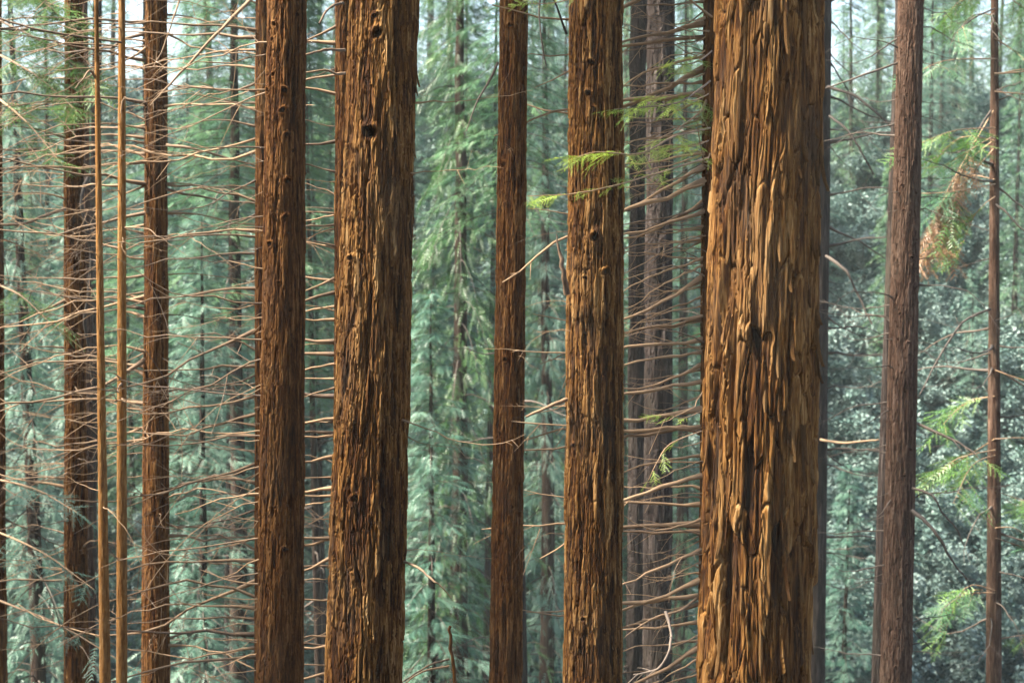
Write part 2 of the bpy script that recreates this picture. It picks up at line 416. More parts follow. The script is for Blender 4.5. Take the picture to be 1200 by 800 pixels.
# ------------------------------------------------------------------ trunk builder
class Trunk: pass
def make_tree(name, label, cat, Y, top, bot, bark, nth, dz, amp, H, strip_w=0.05, strip_l=0.6, group=None, seed=0, style='strips', flare=1.0, knots=(), ks=0.03, meander=1.0):
    """top / bot = (left px, right px) of the trunk at the upper and lower picture edge, 1200x800"""
    T = Trunk()
    pt, pb = at((top[0] + top[1]) / 2, 0, Y), at((bot[0] + bot[1]) / 2, 800, Y)
    rt = (top[1] - top[0]) / 2 * (at(601, 0, Y).x - at(600, 0, Y).x); rb = (bot[1] - bot[0]) / 2 * (at(601, 800, Y).x - at(600, 800, Y).x)
    rt -= amp * 0.85; rb -= amp * 0.95
    slope = (pt.x - pb.x) / (pt.z - pb.z)
    ax = lambda z: pb.x + slope * (z - pb.z)
    zb = tz(pb.x, Y)
    for _ in range(3): zb = tz(ax(zb), Y)
    ztop = zb + H
    base = Vector((ax(zb), Y, zb))
    root = empty(name, base); tag(root, label, cat, group)
    def rad(z):
        z = np.asarray(z, float)
        r = rb + (rt - rb) * (z - pb.z) / (pt.z - pb.z)
        r = np.where(z > pt.z, rt * np.clip((ztop - z) / (ztop - pt.z), 0, 1) ** 0.75 + 0.004, r)
        r = np.where(z < pb.z, rb + (rb - rt) / (pt.z - pb.z) * (pb.z - z) * 0.6, r)
        return r * (1 + 0.55 * flare * np.exp(-(z - zb) / 0.5))
    lo, hi = pb.z - 0.5, pt.z + 0.5; dz = dz * 1.2
    zs = np.concatenate([np.arange(zb - 0.4, lo, max(dz * 6, 0.08)), np.arange(lo, hi, dz), np.linspace(hi, ztop, max(12, int((ztop - hi) / 0.3)))])
    nf = int(nth * 0.53); nbk = int(nth * 0.11)     # fine mesh on the side that faces the clearing, coarser behind
    th = np.concatenate([np.linspace(R(168), R(372), nf, endpoint=False), np.linspace(R(372), R(528), nbk, endpoint=False)]) - R(168)
    th = (th + R(168)); nth = len(th)
    TH, ZZ = np.meshgrid(th, zs)
    r0 = float((rt + rb) / 2); per = 2 * math.pi * r0
    un = TH / (2 * math.pi)
    s = seed * 31
    n1 = max(3, int(round(per / 0.5)))
    warp = 0.6 * vnoise(un * n1, ZZ * 0.8, n1, s + 50) + 0.22 * vnoise(un * n1 * 3, ZZ * 3.0, n1 * 3, s + 51)
    A = max(6, int(round(per / strip_w))); B = max(10, int(round(per / (strip_w * 0.42))))
    jag = 0.13 * vnoise(un * A * 2, ZZ * 5 / strip_l, A * 2, s + 52) + 0.07 * vnoise(un * A * 5, ZZ * 16 / strip_l, A * 5, s + 53)
    wu = warp * (strip_w / per) * 0.8 * meander; ju = jag * strip_w / per
    f1, f2, ra, rb2, lv, lu = voro((un + wu + ju) * A, ZZ / strip_l + 40 + 0.25 * warp + 0.5 * jag, A, s + 1)
    eA = np.clip((f2 - f1) / 0.07, 0, 1)
    g1, g2, rc, rd, lv2, lu2 = voro((un + wu * 1.1 + ju * 0.8) * B, ZZ / (strip_l * 0.45) + 80 + 0.4 * jag, B, s + 11)
    eB = np.clip((g2 - g1) / 0.1, 0, 1)
    C = B * 3
    fib = vnoise((un + wu * 1.2) * C, ZZ * 4 / strip_l, C, s + 21)
    fib2 = vnoise((un + wu * 1.2) * C * 2, ZZ * 9 / strip_l, C * 2, s + 22)
    big = vnoise(un * 5, ZZ * 0.9, 5, s + 31)
    D = max(4, int(A * 0.8))
    gr_ = vnoise((un + wu * 1.3 + ju * 0.5) * D, ZZ * 0.55 / strip_l, D, s + 61)
    furrow = np.exp(-(gr_ / 0.11) ** 2) * np.clip(0.55 + 0.9 * vnoise(un * D, ZZ * 1.4 / strip_l, D, s + 62), 0, 1)
    if style == 'strips':
        peel = np.clip(-lv * 1.4, 0, 0.9) ** 1.5 * rb2 * 0.9 + np.clip(-lv2 * 1.3, 0, .8) ** 1.5 * 0.45 * rd
        h = amp * (0.7 * (ra - 0.4) * eA ** 0.5 - 0.6 * (1 - eA) ** 2 * (0.2 + 0.8 * rb2) + 0.5 * (rc - 0.4) * eB ** 0.5 - 0.75 * (1 - eB) ** 2 * (0.3 + 0.7 * rd)
                   + 0.2 * fib + 0.13 * fib2 + 0.55 * peel + 0.35 * big - 1.25 * furrow)
        tone = 0.12 + 0.38 * ra + 0.34 * rc + 0.1 * fib + 0.1 * fib2
    else:  # 'fine': narrow interlaced ridges
        rid = 1 - np.abs(vnoise((un + wu + ju) * A, ZZ / strip_l, A, s + 41)) * 1.6
        h = amp * (0.6 * rid + 0.3 * (ra - 0.5) * eA - 0.4 * (1 - eA) ** 2 + 0.2 * fib + 0.3 * big - 0.6 * furrow)
        tone = 0.2 + 0.3 * ra + 0.25 * rc + 0.12 * fib
    krg = random.Random(seed + 3); kspots = []
    for px, py in knots:
        kz = at(600, py, Y).z; kr = float(rad(kz)); dx = at(px, py, Y).x - ax(kz)
        kth = 2 * math.pi - math.acos(max(-0.94, min(0.94, dx / kr))); s_ = ks * krg.uniform(0.6, 1.25)
        dth = (TH - kth + math.pi) % (2 * math.pi) - math.pi
        a_, b_ = dth * kr, (ZZ - kz) * krg.uniform(0.85, 1.25)
        a_ = a_ + b_ * krg.uniform(-0.5, 0.5)
        rr_ = np.sqrt(a_ ** 2 + b_ ** 2) / s_ * (1 + 0.25 * fib + 0.15 * jag)
        w_ = np.exp(-(rr_ / 1.5) ** 4)
        h = h * (1 - 0.7 * w_) + s_ * (0.38 * np.exp(-((rr_ - 1.05) / 0.42) ** 2) * (1 + 0.4 * np.tanh(b_ / s_ * 2)) - 0.8 * np.exp(-(rr_ / 0.62) ** 4))
        tone = tone * (1 - 0.8 * np.exp(-(rr_ / 0.7) ** 4))
        kspots.append((kth, kz, s_))
    fade = np.clip((ztop - ZZ) / 2.0, 0, 1)
    RR = rad(ZZ) + h * fade
    X = ax(ZZ) + RR * np.cos(TH) - base.x; Yv = RR * np.sin(TH)
    V = np.stack([X, Yv, ZZ - base.z], -1).reshape(-1, 3)
    nz = len(zs); idx = np.arange(nz * nth).reshape(nz, nth); nx = np.roll(idx, -1, 1)
    F = np.stack([idx[:-1], nx[:-1], nx[1:], idx[1:]], -1).reshape(-1, 4)
    tr = obj('trunk', mesh_np('trunk', V, F, tone.ravel(), smooth=False, mats=(bark,)), root)
    for kth, kz, s_ in kspots:
        rr_ = float(rad(kz)) - s_ * 0.75
        obj('knot', krg.choice(KNOTS), root, (ax(kz) - base.x + rr_ * math.cos(kth), rr_ * math.sin(kth), kz - base.z), (krg.uniform(0, 6), 0, kth), (s_ * krg.uniform(0.5, 1.1), s_ * 0.5, s_ * 0.5))
    T.root, T.base, T.ax, T.rad, T.Y, T.lo, T.hi, T.amp, T.ztop, T.zs, T.th, T.RR, T.trunk, T.seed = root, base, ax, rad, Y, lo, hi, amp, ztop, zs, th, RR, tr, seed
    return T
def surf(T, theta, z, out=0.0):
    """point on the real bark surface, local to the tree"""
    i = int(np.clip(np.searchsorted(T.zs, z), 0, len(T.zs) - 1)); k = int(np.argmin(np.abs((T.th - theta + math.pi) % (2 * math.pi) - math.pi)))
    r = T.RR[i, k] + out
    return Vector((T.ax(z) - T.base.x + r * math.cos(theta), r * math.sin(theta), z - T.base.z))
# theta: 0 = right (+X), pi/2 = away, pi = left, 3pi/2 = towards the camera
def z_at(py, Y): return at(600, py, Y).z
def branches(T, n, py0, py1, th0, th1, len0, len1, pool=BR_TAN, dip=(-8, 12), seed=1, jit=True, even=False):
    rg = random.Random(seed * 77 + T.seed)
    for k in range(n):
        py = py0 + (py1 - py0) * ((k + rg.uniform(0.1, 0.9)) / n if even else rg.uniform(0, 1))
        z = z_at(py, T.Y); th = R(rg.uniform(th0, th1)); L = rg.uniform(len0, len1) * (1 if rg.random() < 0.7 else 0.6)
        p = surf(T, th, z, -0.015)
        obj('branch', rg.choice(pool), T.root, p, (rg.uniform(-0.5, 0.5), R(rg.uniform(*dip)), th + rg.uniform(-0.15, 0.15)), (L,) * 3)
def custom_branch(T, pts, r0, r1, mt=TWIG, name='branch', twigs=0, seed=0):
    """pts: (px, py, depth) -> a tapered branch in the tree's own space"""
    rg = np.random.default_rng(seed + 5)
    W = np.array([list(at(*p)) for p in pts]) - np.array(T.base)
    tt = np.linspace(0, len(W) - 1, 4 * (len(W) - 1) + 1); P = []
    for t in tt:
        i = min(int(t), len(W) - 2); f = t - i
        p0, p1, p2, p3 = W[max(i - 1, 0)], W[i], W[i + 1], W[min(i + 2, len(W) - 1)]
        P.append(0.5 * (2 * p1 + (p2 - p0) * f + (2 * p0 - 5 * p1 + 4 * p2 - p3) * f * f + (3 * p1 - p0 - 3 * p2 + p3) * f ** 3))
    P = np.array(P); P[1:-1] += rg.normal(0, r0 * 0.16, P[1:-1].shape)
    parts = [tube(P, np.linspace(r0, r1, len(P)) * (1 + 0.1 * rg.normal(0, 1, len(P))), 7)]
    for k in range(twigs):
        i = rg.integers(len(P) // 4, len(P) - 1); L = rg.uniform(0.06, 0.25)
        dv = (P[min(i + 1, len(P) - 1)] - P[i - 1]); dv /= np.linalg.norm(dv); dv = dv + rg.normal(0, 0.6, 3); dv /= np.linalg.norm(dv)
        s = np.linspace(0, 1, 5)[:, None]
        parts.append(tube(P[i] + dv * s * L + np.array([0, 0, -0.25]) * L * s * s, np.linspace(r1 * 0.8, 0.001, 5), 4))
    V, F = merge(parts)
    return obj(name, mesh_np(name, V, F, smooth=True, mats=(mt,)), T.root)
def strips(T, n, wid, ln, seed=1, th0=185, th1=355, prouder=1.0):
    rg = random.Random(seed + T.seed * 13)
    for k in range(n):
        z = rg.uniform(T.lo + 0.2, T.hi + 0.3); th = R(rg.uniform(th0, th1))
        p = surf(T, th, z, T.amp * 0.05)
        W = wid * rg.uniform(0.4, 1.5); L = ln * rg.uniform(0.35, 1.6)
        obj('bark_strip', rg.choice(STRIPS), T.root, p, (rg.uniform(-0.04, 0.04), 0, th + rg.uniform(-0.2, 0.2)), (T.amp * prouder * rg.uniform(0.35, 0.9), W, L))

CROWN_TOP = [crown_mesh('crown', 9.0, 0.0, 2.6, 130, 30, LEAF_CONIFER, 900 + i, droop=0.35) for i in range(2)]
def top_crown(T, k=0):
    """the live crown that each tall trunk carries above the picture"""
    z = z_at(0, T.Y) + 2.6
    h = T.ztop - z
    obj('crown', CROWN_TOP[k % 2], T.root, (T.ax((z + T.ztop) / 2) - T.base.x, 0, z - T.base.z), (0, 0, k * 1.7), (h / 9.0 * 1.0, h / 9.0 * 1.0, h / 9.0))

# ------------------------------------------------------------------ the near redwoods
big = make_tree('redwood_tree', 'thickest redwood with shaggy bark peeling in long tan plates and deep dark furrows', 'tree', 10.2, (835, 968), (811, 953), BARK_RED, 460, 0.009, 0.042, 20, 0.115, 1.1, seed=3, meander=0.4)
strips(big, 100, 0.022, 0.36, 1)
wide = make_tree('redwood_tree', 'stout redwood with tan fibrous bark and two stacked knot holes, its right flank dark', 'tree', 11.2, (407, 494), (377, 474), BARK_RED, 340, 0.0085, 0.024, 19, 0.045, 0.5, seed=5, knots=[(444, 24), (446, 44), (437, 158), (405, 218), (414, 302), (420, 578)], ks=0.036)
strips(wide, 120, 0.013, 0.17, 2)
mid = make_tree('redwood_tree', 'redwood with eye-like knots in reddish bark, partly behind lime green leaf sprays', 'tree', 12.2, (666, 732), (658, 732), BARK_RED, 280, 0.0095, 0.019, 19, 0.038, 0.4, seed=8, knots=[(692, 77), (688, 112), (694, 131), (695, 278), (672, 520), (685, 325), (708, 318), (683, 718)], ks=0.03)
strips(mid, 80, 0.012, 0.16, 3)
studded = make_tree('redwood_tree', 'straight redwood dotted with many small round knots, a slimmer trunk close behind its left edge', 'tree', 13.2, (312, 360), (299, 357), BARK_MID, 230, 0.010, 0.013, 19, 0.026, 0.32, seed=13, knots=[(350, 20), (324, 31), (321, 48), (323, 89), (337, 108), (316, 108), (334, 131), (339, 159), (346, 178), (340, 213), (338, 254), (340, 273), (319, 286), (343, 362), (330, 330), (326, 590), (338, 640)], ks=0.024)
strips(studded, 40, 0.014, 0.14, 4)
slim = make_tree('redwood_tree', 'slim upright redwood with even orange-brown bark, standing clear between two wider redwoods', 'tree', 13.4, (585, 619), (572, 613), BARK_MID, 180, 0.011, 0.011, 18, 0.022, 0.24, seed=17, knots=[(598, 32), (590, 194), (592, 420), (600, 590)], ks=0.018)
strips(slim, 30, 0.012, 0.12, 5)
ltw = make_tree('redwood_tree', 'redwood trunk beside two thin tan saplings, thin dead twigs caught across it', 'tree', 17.5, (170, 196), (165, 200), BARK_MID, 130, 0.012, 0.010, 20, 0.03, 0.4, seed=21)
strips(ltw, 16, 0.016, 0.15, 6)
lft = make_tree('redwood_tree', 'dark furrowed redwood trunk with tangled dead twigs and a vine on its side', 'tree', 20.0, (75, 98), (74, 105), BARK_MID, 120, 0.014, 0.016, 21, 0.05, 0.35, seed=23)
shade = make_tree('redwood_tree', 'dark narrow trunk standing in shade right behind the furrowed vine-hung redwood', 'tree', 23.5, (93, 103), (98, 113), BARK_DULL, 60, 0.03, 0.010, 21, 0.05, 0.4, seed=24)
hid = make_tree('redwood_tree', 'narrow redwood half hidden behind the straight knot-dotted redwood', 'tree', 16.0, (299, 319), (297, 317), BARK_MID, 100, 0.012, 0.009, 19, 0.028, 0.35, seed=27)
hid2 = make_tree('redwood_tree', 'narrow redwood tucked behind the left edge of the stout two-knot redwood', 'tree', 14.0, (392, 417), (389, 412), BARK_MID, 120, 0.011, 0.009, 19, 0.026, 0.35, seed=29)
comb = make_tree('redwood_tree', 'redwood half hidden by the thickest trunk, bristling with a comb of bare branches', 'tree', 13.6, (823, 860), (817, 858), BARK_MID, 160, 0.01, 0.011, 19, 0.03, 0.4, seed=31)
rg = random.Random(5)
pk = []
for k in range(46):
    py = 12 + k * 17 + rg.uniform(-6, 6); cx = 1067 - py / 800 * 18
    pk.append((cx + rg.uniform(-11, 12), py))
pin = make_tree('conifer_tree', 'grey-brown conifer trunk pitted with rows of small dark branch scars', 'tree', 18.5, (1052, 1083), (1030, 1069), BARK_DULL, 170, 0.013, 0.011, 21, 0.022, 0.25, seed=37, knots=pk, ks=0.015)
pin2 = make_tree('conifer_tree', 'weathered leaning trunk peeping out behind the scar-pitted grey-brown conifer', 'tree', 21.0, (1049, 1062), (1020, 1036), BARK_GREY, 70, 0.02, 0.008, 21, 0.03, 0.4, seed=39, style='fine')
greyr = make_tree('conifer_tree', 'smooth grey trunk just visible along the right edge of the thickest redwood', 'tree', 26.0, (950, 975), (936, 967), BARK_GREY, 90, 0.02, 0.010, 23, 0.06, 0.6, seed=41, style='fine')
twa = make_tree('conifer_tree', 'darker of two grey furrowed trunks behind the comb of bare branches', 'tree', 27.0, (737, 760), (733, 756), BARK_GREY, 90, 0.02, 0.022, 24, 0.08, 0.7, seed=43)
twb = make_tree('conifer_tree', 'broader grey furrowed trunk, right one of the pair seen through the comb of branches', 'tree', 24.5, (757, 791), (752, 788), BARK_GREY, 130, 0.018, 0.022, 23, 0.07, 0.7, seed=45)
thin = make_tree('conifer_tree', 'slender young conifer trunk with sparse hanging green foliage', 'tree', 22.0, (1161, 1170), (1155, 1174), BARK_DULL, 80, 0.016, 0.006, 19, 0.03, 0.3, seed=47, style='fine')
edge = make_tree('redwood_tree', 'dark trunk at the outer edge of the grove beyond the vine-hung redwood', 'tree', 21.0, (-14, 2), (-12, 9), BARK_MID, 70, 0.02, 0.010, 20, 0.04, 0.4, seed=49)
for k, T in enumerate([big, wide, mid, studded, slim, ltw, lft, shade, hid, hid2, comb, pin, pin2, greyr, twa, twb, edge]): top_crown(T, k)

# thin saplings
sapa = make_tree('sapling', 'thin tan sapling, full height, standing next to the redwood with caught twigs', 'sapling', 14.5, (138.5, 147), (136, 149.5), BARK_SAP, 48, 0.012, 0.003, 13, 0.015, 0.12, seed=51, style='fine', flare=0.3)
top_crown(sapa, 3)
sapb = make_tree('sapling', 'thin dead tan sapling with a bent broken tip, next to the full-height sapling', 'sapling', 14.0, (110, 115.5), (116.5, 130), BARK_SAP, 48, 0.012, 0.003, 0.1 + (z_at(88, 14.0) - tz(at(123, 800, 14).x, 14.0)), 0.015, 0.12, seed=53, style='fine', flare=0.3)

# ------------------------------------------------------------------ bare branches
branches(comb, 52, -60, 800, 168, 200, 0.9, 1.9, pool=BR_THICK, dip=(0, 15), seed=1, even=True)
branches(comb, 30, 0, 800, 172, 215, 0.35, 0.8, pool=BR_THICK, dip=(-12, 18), seed=41, even=True)
branches(comb, 34, -40, 800, 150, 240, 0.4, 1.1, dip=(-14, 12), seed=2)
branches(comb, 44, -60, 420, 155, 215, 0.5, 1.3, dip=(-18, 22), seed=32)
branches(hid2, 34, -40, 800, 160, 205, 0.7, 2.2, dip=(-6, 10), seed=3, even=True)
branches(hid2, 22, 200, 800, 165, 200, 0.6, 1.3, pool=BR_THICK, dip=(-6, 10), seed=43, even=True)
branches(hid2, 10, 0, 800, 215, 320, 0.2, 0.4, seed=4)
branches(hid, 58, -60, 780, 160, 205, 1.0, 2.6, dip=(-7, 7), seed=5, even=True)
branches(hid, 14, 0, 800, -30, 40, 0.4, 1.2, seed=6)
branches(ltw, 30, -40, 780, -30, 30, 0.6, 2.0, dip=(-7, 9), seed=7)
branches(ltw, 60, -60, 560, 150, 215, 0.9, 2.8, dip=(-8, 8), seed=8)
branches(ltw, 16, 380, 800, 150, 400, 0.3, 0.9, seed=9)
branches(lft, 56, -40, 760, 150, 215, 0.8, 2.4, dip=(-12, 12), seed=10)
branches(lft, 34, 0, 800, 190, 380, 0.4, 1.4, dip=(-20, 22), seed=11)
branches(sapa, 26, -20, 560, 120, 420, 0.3, 1.3, dip=(-12, 10), seed=12)
branches(sapb, 16, 120, 600, 120, 420, 0.2, 0.9, dip=(-15, 10), seed=13)
branches(edge, 16, 0, 800, -40, 40, 0.6, 1.6, seed=14)
branches(slim, 10, 0, 760, 150, 400, 0.12, 0.3, seed=15)
branches(pin, 30, 0, 780, 130, 220, 0.4, 1.2, pool=BR_DARK, dip=(-16, 22), seed=16)
branches(pin, 26, 0, 780, -40, 50, 0.4, 1.1, pool=BR_DARK, dip=(-12, 24), seed=17)
branches(greyr, 34, -20, 700, -30, 30, 0.8, 2.2, pool=BR_DARK, dip=(-10, 32), seed=18)
branches(twa, 14, 0, 800, 150, 210, 0.6, 1.8, pool=BR_DARK, seed=19)
branches(twb, 14, 0, 800, -40, 40, 0.5, 1.6, pool=BR_DARK, seed=20)
branches(thin, 28, 0, 780, 120, 420, 0.8, 2.3, pool=BR_DARK, dip=(-14, 26), seed=21)
branches(mid, 8, 250, 790, 165, 200, 0.15, 0.5, seed=22)
branches(wide, 6, 0, 790, 330, 370, 0.3, 0.9, seed=23)

custom_branch(hid, [(312, -20, 15.6), (288, 5, 15.2), (252, 42, 14.9), (222, 75, 14.8), (200, 98, 14.8), (176, 124, 14.8)], 0.02, 0.006, twigs=4, seed=1)
custom_branch(ltw, [(214, -10, 16.8), (203, 22, 16.6), (192, 55, 16.6), (180, 78, 16.5)], 0.011, 0.004, seed=2)
custom_branch(ltw, [(196, 170, 17.3), (225, 174, 17.0), (262, 184, 17.2), (320, 200, 17.4)], 0.016, 0.007, seed=3)
custom_branch(slim, [(583, 74, 13.5), (573, 96, 13.3), (560, 118, 13.2), (546, 154, 13.1)], 0.013, 0.004, TWIG_DARK, seed=4)
custom_branch(mid, [(664, 40, 12.6), (640, -20, 12.4), (632, 10, 12.3), (635, 50, 12.2), (640, 78, 12.2)], 0.009, 0.005, TWIG_DARK, seed=5)
custom_branch(mid, [(664, 468, 12.1), (648, 474, 12.0), (630, 482, 12.0), (616, 488, 12.0)], 0.015, 0.008, seed=6)
custom_branch(mid, [(664, 345, 12.0), (660, 318, 11.95), (655, 292, 11.95), (652, 274, 11.95)], 0.026, 0.002, seed=7)
custom_branch(wide, [(474, 658, 11.1), (492, 666, 10.9), (507, 680, 10.8), (514, 684, 10.8), (522, 692, 10.8), (528, 700, 10.8)], 0.009, 0.003, seed=8)
custom_branch(pin, [(1069, 598, 18.3), (1086, 612, 18.1), (1102, 632, 18.0), (1118, 660, 18.0), (1136, 682, 18.0)], 0.024, 0.008, TWIG_DARK, twigs=3, seed=9)
custom_branch(pin, [(1070, 572, 18.3), (1092, 580, 18.0), (1104, 600, 18.0), (1120, 618, 18.0), (1130, 640, 18.0)], 0.014, 0.005, TWIG_DARK, seed=10)
custom_branch(pin, [(1052, 74, 18.5), (1020, 85, 18.3), (990, 96, 18.3), (966, 104, 18.3)], 0.014, 0.006, TWIG_DARK, seed=11)
custom_branch(pin, [(1075, 496, 18.4), (1105, 510, 18.2), (1126, 520, 18.1), (1142, 531, 18.0)], 0.018, 0.01, TWIG_DARK, twigs=4, seed=12)
custom_branch(greyr, [(970, 102, 25.6), (1000, 112, 25.2), (1022, 128, 25), (1046, 150, 25)], 0.026, 0.012, TWIG_DARK, twigs=5, seed=13)
custom_branch(greyr, [(972, 136, 25.6), (990, 150, 25.2), (1005, 170, 25), (1024, 205, 25)], 0.022, 0.012, TWIG_DARK, twigs=3, seed=14)
custom_branch(greyr, [(968, 300, 25.6), (992, 318, 25), (1005, 345, 25), (1022, 380, 24.8)], 0.026, 0.012, TWIG_DARK, twigs=4, seed=15)
custom_branch(greyr, [(962, 515, 25.6), (990, 519, 24), (1010, 517, 23), (1030, 515, 22.5)], 0.02, 0.01, TWIG, seed=16)
custom_branch(thin, [(1160, 362, 21.9), (1128, 378, 21.6), (1100, 420, 21.4), (1078, 462, 21.2)], 0.018, 0.007, TWIG_DARK, twigs=5, seed=17)
custom_branch(thin, [(1161, 130, 21.9), (1148, 150, 21.6), (1135, 180, 21.5), (1122, 200, 21.4)], 0.013, 0.005, TWIG_DARK, twigs=4, seed=18)
custom_branch(thin, [(1166, 86, 21.9), (1180, 86, 21.4), (1200, 84, 21.2), (1230, 84, 21)], 0.012, 0.007, TWIG, seed=19)
custom_branch(thin, [(1168, 240, 21.9), (1180, 250, 21.4), (1200, 270, 21.2), (1230, 280, 21)], 0.016, 0.008, TWIG_DARK, twigs=4, seed=20)
custom_branch(thin, [(1166, 10, 21.9), (1140, 22, 21.5), (1120, 40, 21.3), (1112, 62, 21.2)], 0.012, 0.004, TWIG_DARK, twigs=3, seed=21)
custom_branch(lft, [(104, 205, 19.7), (96, 230, 19.5), (100, 262, 19.5), (107, 300, 19.6), (104, 340, 19.6), (99, 380, 19.6), (107, 420, 19.7), (108, 470, 19.8)], 0.022, 0.016, TWIG_DARK, name='vine', twigs=4, seed=22)
custom_branch(lft, [(76, 245, 19.6), (55, 252, 19.3), (28, 262, 19), (0, 263, 19), (-30, 258, 19)], 0.022, 0.012, TWIG, seed=23)
custom_branch(sapa, [(142, 50, 14.4), (100, 44, 14.2), (50, 36, 14), (0, 22, 14), (-30, 10, 14)], 0.011, 0.006, TWIG, seed=24)
custom_branch(lft, [(80, 44, 19.6), (50, 37, 19.2), (20, 35, 19), (-10, 34, 19)], 0.016, 0.011, TWIG_DARK, seed=25)
custom_branch(sapb, [(112, 92, 14), (108, 85, 13.97), (104, 83, 13.95), (98, 92, 13.9), (88, 104, 13.85)], 0.011, 0.005, TWIG, name='tip', seed=26)
custom_branch(hid2, [(404, 118 / 2, 13.8), (388, 58, 13.6), (375, 60, 13.5), (352, 66, 13.4)], 0.013, 0.008, TWIG, seed=27)
custom_branch(hid2, [(404, 86, 13.8), (394, 87, 13.6), (380, 82, 13.5), (355, 86, 13.4)], 0.012, 0.007, TWIG, seed=28)
custom_branch(hid2, [(402, 4, 13.8), (392, 6, 13.6), (382, 14, 13.5), (374, 28, 13.4)], 0.013, 0.008, TWIG, seed=29)
custom_branch(comb, [(780, 716, 13.2), (786, 740, 13.1), (783, 765, 13.0), (770, 784, 13.0), (742, 790, 13.0)], 0.013, 0.006, TWIG_GREY, twigs=7, seed=30)
custom_branch(comb, [(818, 700, 13.6), (795, 716, 13.3), (770, 722, 13.2), (740, 740, 13.2)], 0.013, 0.006, TWIG, twigs=8, seed=31)
# broken dead stem leaning up near the stout redwood
stm = Trunk(); p = at(527, 800, 12.6); stm.base = Vector((p.x, 12.6, tz(p.x, 12.6))); stm.root = empty('dead_stem', stm.base)
tag(stm.root, 'thin broken dead stem with two bare twigs between stout and slim redwoods', 'dead stem')
bz = float(stm.base.z)
W = [(527.5, 733, 12.6), (529, 760, 12.6), (532, 800, 12.6)]
for q in range(1, 7): W.append((532 + q * 3, 800 + q * 60, 12.6))
while at(*W[-1]).z > bz: W.append((W[-1][0] + 3, W[-1][1] + 40, 12.6))
custom_branch(stm, W[::-1], 0.028, 0.012, BARK_SAP, name='stem', seed=40)
custom_branch(stm, [(526, 772, 12.6), (505, 778, 12.4), (485, 790, 12.3), (470, 800, 12.2)], 0.008, 0.004, TWIG, seed=41)
custom_branch(stm, [(526, 780, 12.6), (500, 785, 12.5), (480, 796, 12.4), (462, 815, 12.4)], 0.009, 0.004, TWIG, seed=42)

# ------------------------------------------------------------------ lime green sprays on a living branch of the comb tree
def frond_mesh(name, leaf, seed, n=11, subs=6, ln=0.2, wid=0.05):
    """flat compound spray along +X, unit length"""
    rg = np.random.default_rng(seed)
    base = spray_proto(n=n, ang=60, wid=wid, ln=ln, droop=0.12)
    for q in range(len(base)): base[q, 2] = base[q, :2].mean(0) + (base[q, 2] - base[q, :2].mean(0)) * rg.uniform(0.35, 1.15) + rg.normal(0, 0.015, 3)
    Vs = [base.reshape(-1, 3)]; tn = [np.full(len(Vs[0]), rg.uniform(0.3, 0.7))]
    for k in range(subs):
        t = 0.1 + 0.75 * (k + rg.uniform(0, 0.6)) / subs; sd = (-1) ** k
        v = place_tris(base, np.array([[t, 0, -0.12 * t * t]]), np.array([sd * rg.uniform(0.5, 0.95)]), np.array([rg.uniform(-0.1, 0.3)]), np.array([rg.normal(0, 0.2)]), np.array([rg.uniform(0.35, 0.6) * (1.15 - 0.5 * t)]))
        Vs.append(v); tn.append(np.full(len(v), np.clip(rg.normal(0.5, 0.25), 0, 1)))
    st = tube(np.array([[0, 0, 0], [0.4, 0, -0.02], [0.9, 0, -0.1]]), np.array([0.008, 0.006, 0.003]), 3)
    V = np.concatenate(Vs); F = np.arange(len(V)).reshape(-1, 3)
    Va = np.concatenate([V, st[0]]); Fa = np.concatenate([F, st[1] + len(V)])
    return mesh_np(name, Va, Fa, np.concatenate(tn + [np.full(len(st[0]), 0.4)]), mats=(leaf, TWIG), midx=np.concatenate([np.zeros(len(F), int), np.ones(len(st[1]), int)]))
FRONDS = {m.name: [frond_mesh('leaf_spray', m, 40 + i) for i in range(5)] for m in (LEAF_LIME, LEAF_GREEN, LEAF_BLUE, LEAF_CONIFER, LEAF_DEAD)}
def leafy_branch(T, pts, r0, leaf, n, size, seed, name='leafy_branch', hang=0.2):
    """a thin branch carrying flat needle sprays, each its own piece"""
    rg = random.Random(seed)
    o = custom_branch(T, pts, r0, 0.002, TWIG, name=name, seed=seed)
    W = [at(*p) - T.base for p in pts]
    dv = W[-1] - W[0]; yaw0 = math.atan2(dv.y, dv.x)
    for k in range(n):
        t = (0.2 + 0.8 * (k + rg.random()) / n) * (len(W) - 1); i = min(int(t), len(W) - 2); f = t - i
        p = W[i].lerp(W[i + 1], f)
        obj('leaf_spray', rg.choice(FRONDS[leaf.name]), o, p, (rg.gauss(0, 0.4), rg.uniform(-0.15, 0.45) + hang * 0.4, yaw0 + rg.choice([-1, 1]) * rg.uniform(0.15, 1.1)), (size * rg.uniform(0.55, 1.25),) * 3)
leafy_branch(comb, [(832, 95, 13.3), (800, 118, 12.2), (765, 125, 11.6), (720, 128, 11.2)], 0.008, LEAF_LIME, 20, 0.19, 1)
leafy_branch(comb, [(832, 150, 13.3), (790, 160, 12.0), (750, 180, 11.3), (700, 178, 11.0), (675, 185, 10.9)], 0.009, LEAF_LIME, 24, 0.19, 2)
leafy_branch(comb, [(830, 185, 13.3), (780, 200, 12.0), (730, 215, 11.3), (680, 226, 11.0), (618, 230, 10.8)], 0.009, LEAF_LIME, 18, 0.17, 3)
leafy_branch(comb, [(834, 60, 13.3), (818, 72, 12.5), (800, 76, 12.2), (785, 75, 12.0)], 0.007, LEAF_LIME, 12, 0.22, 4)
leafy_branch(comb, [(830, 110, 13.3), (812, 118, 12.9), (785, 112, 12.7), (755, 118, 12.6)], 0.006, LEAF_LIME, 14, 0.2, 9)
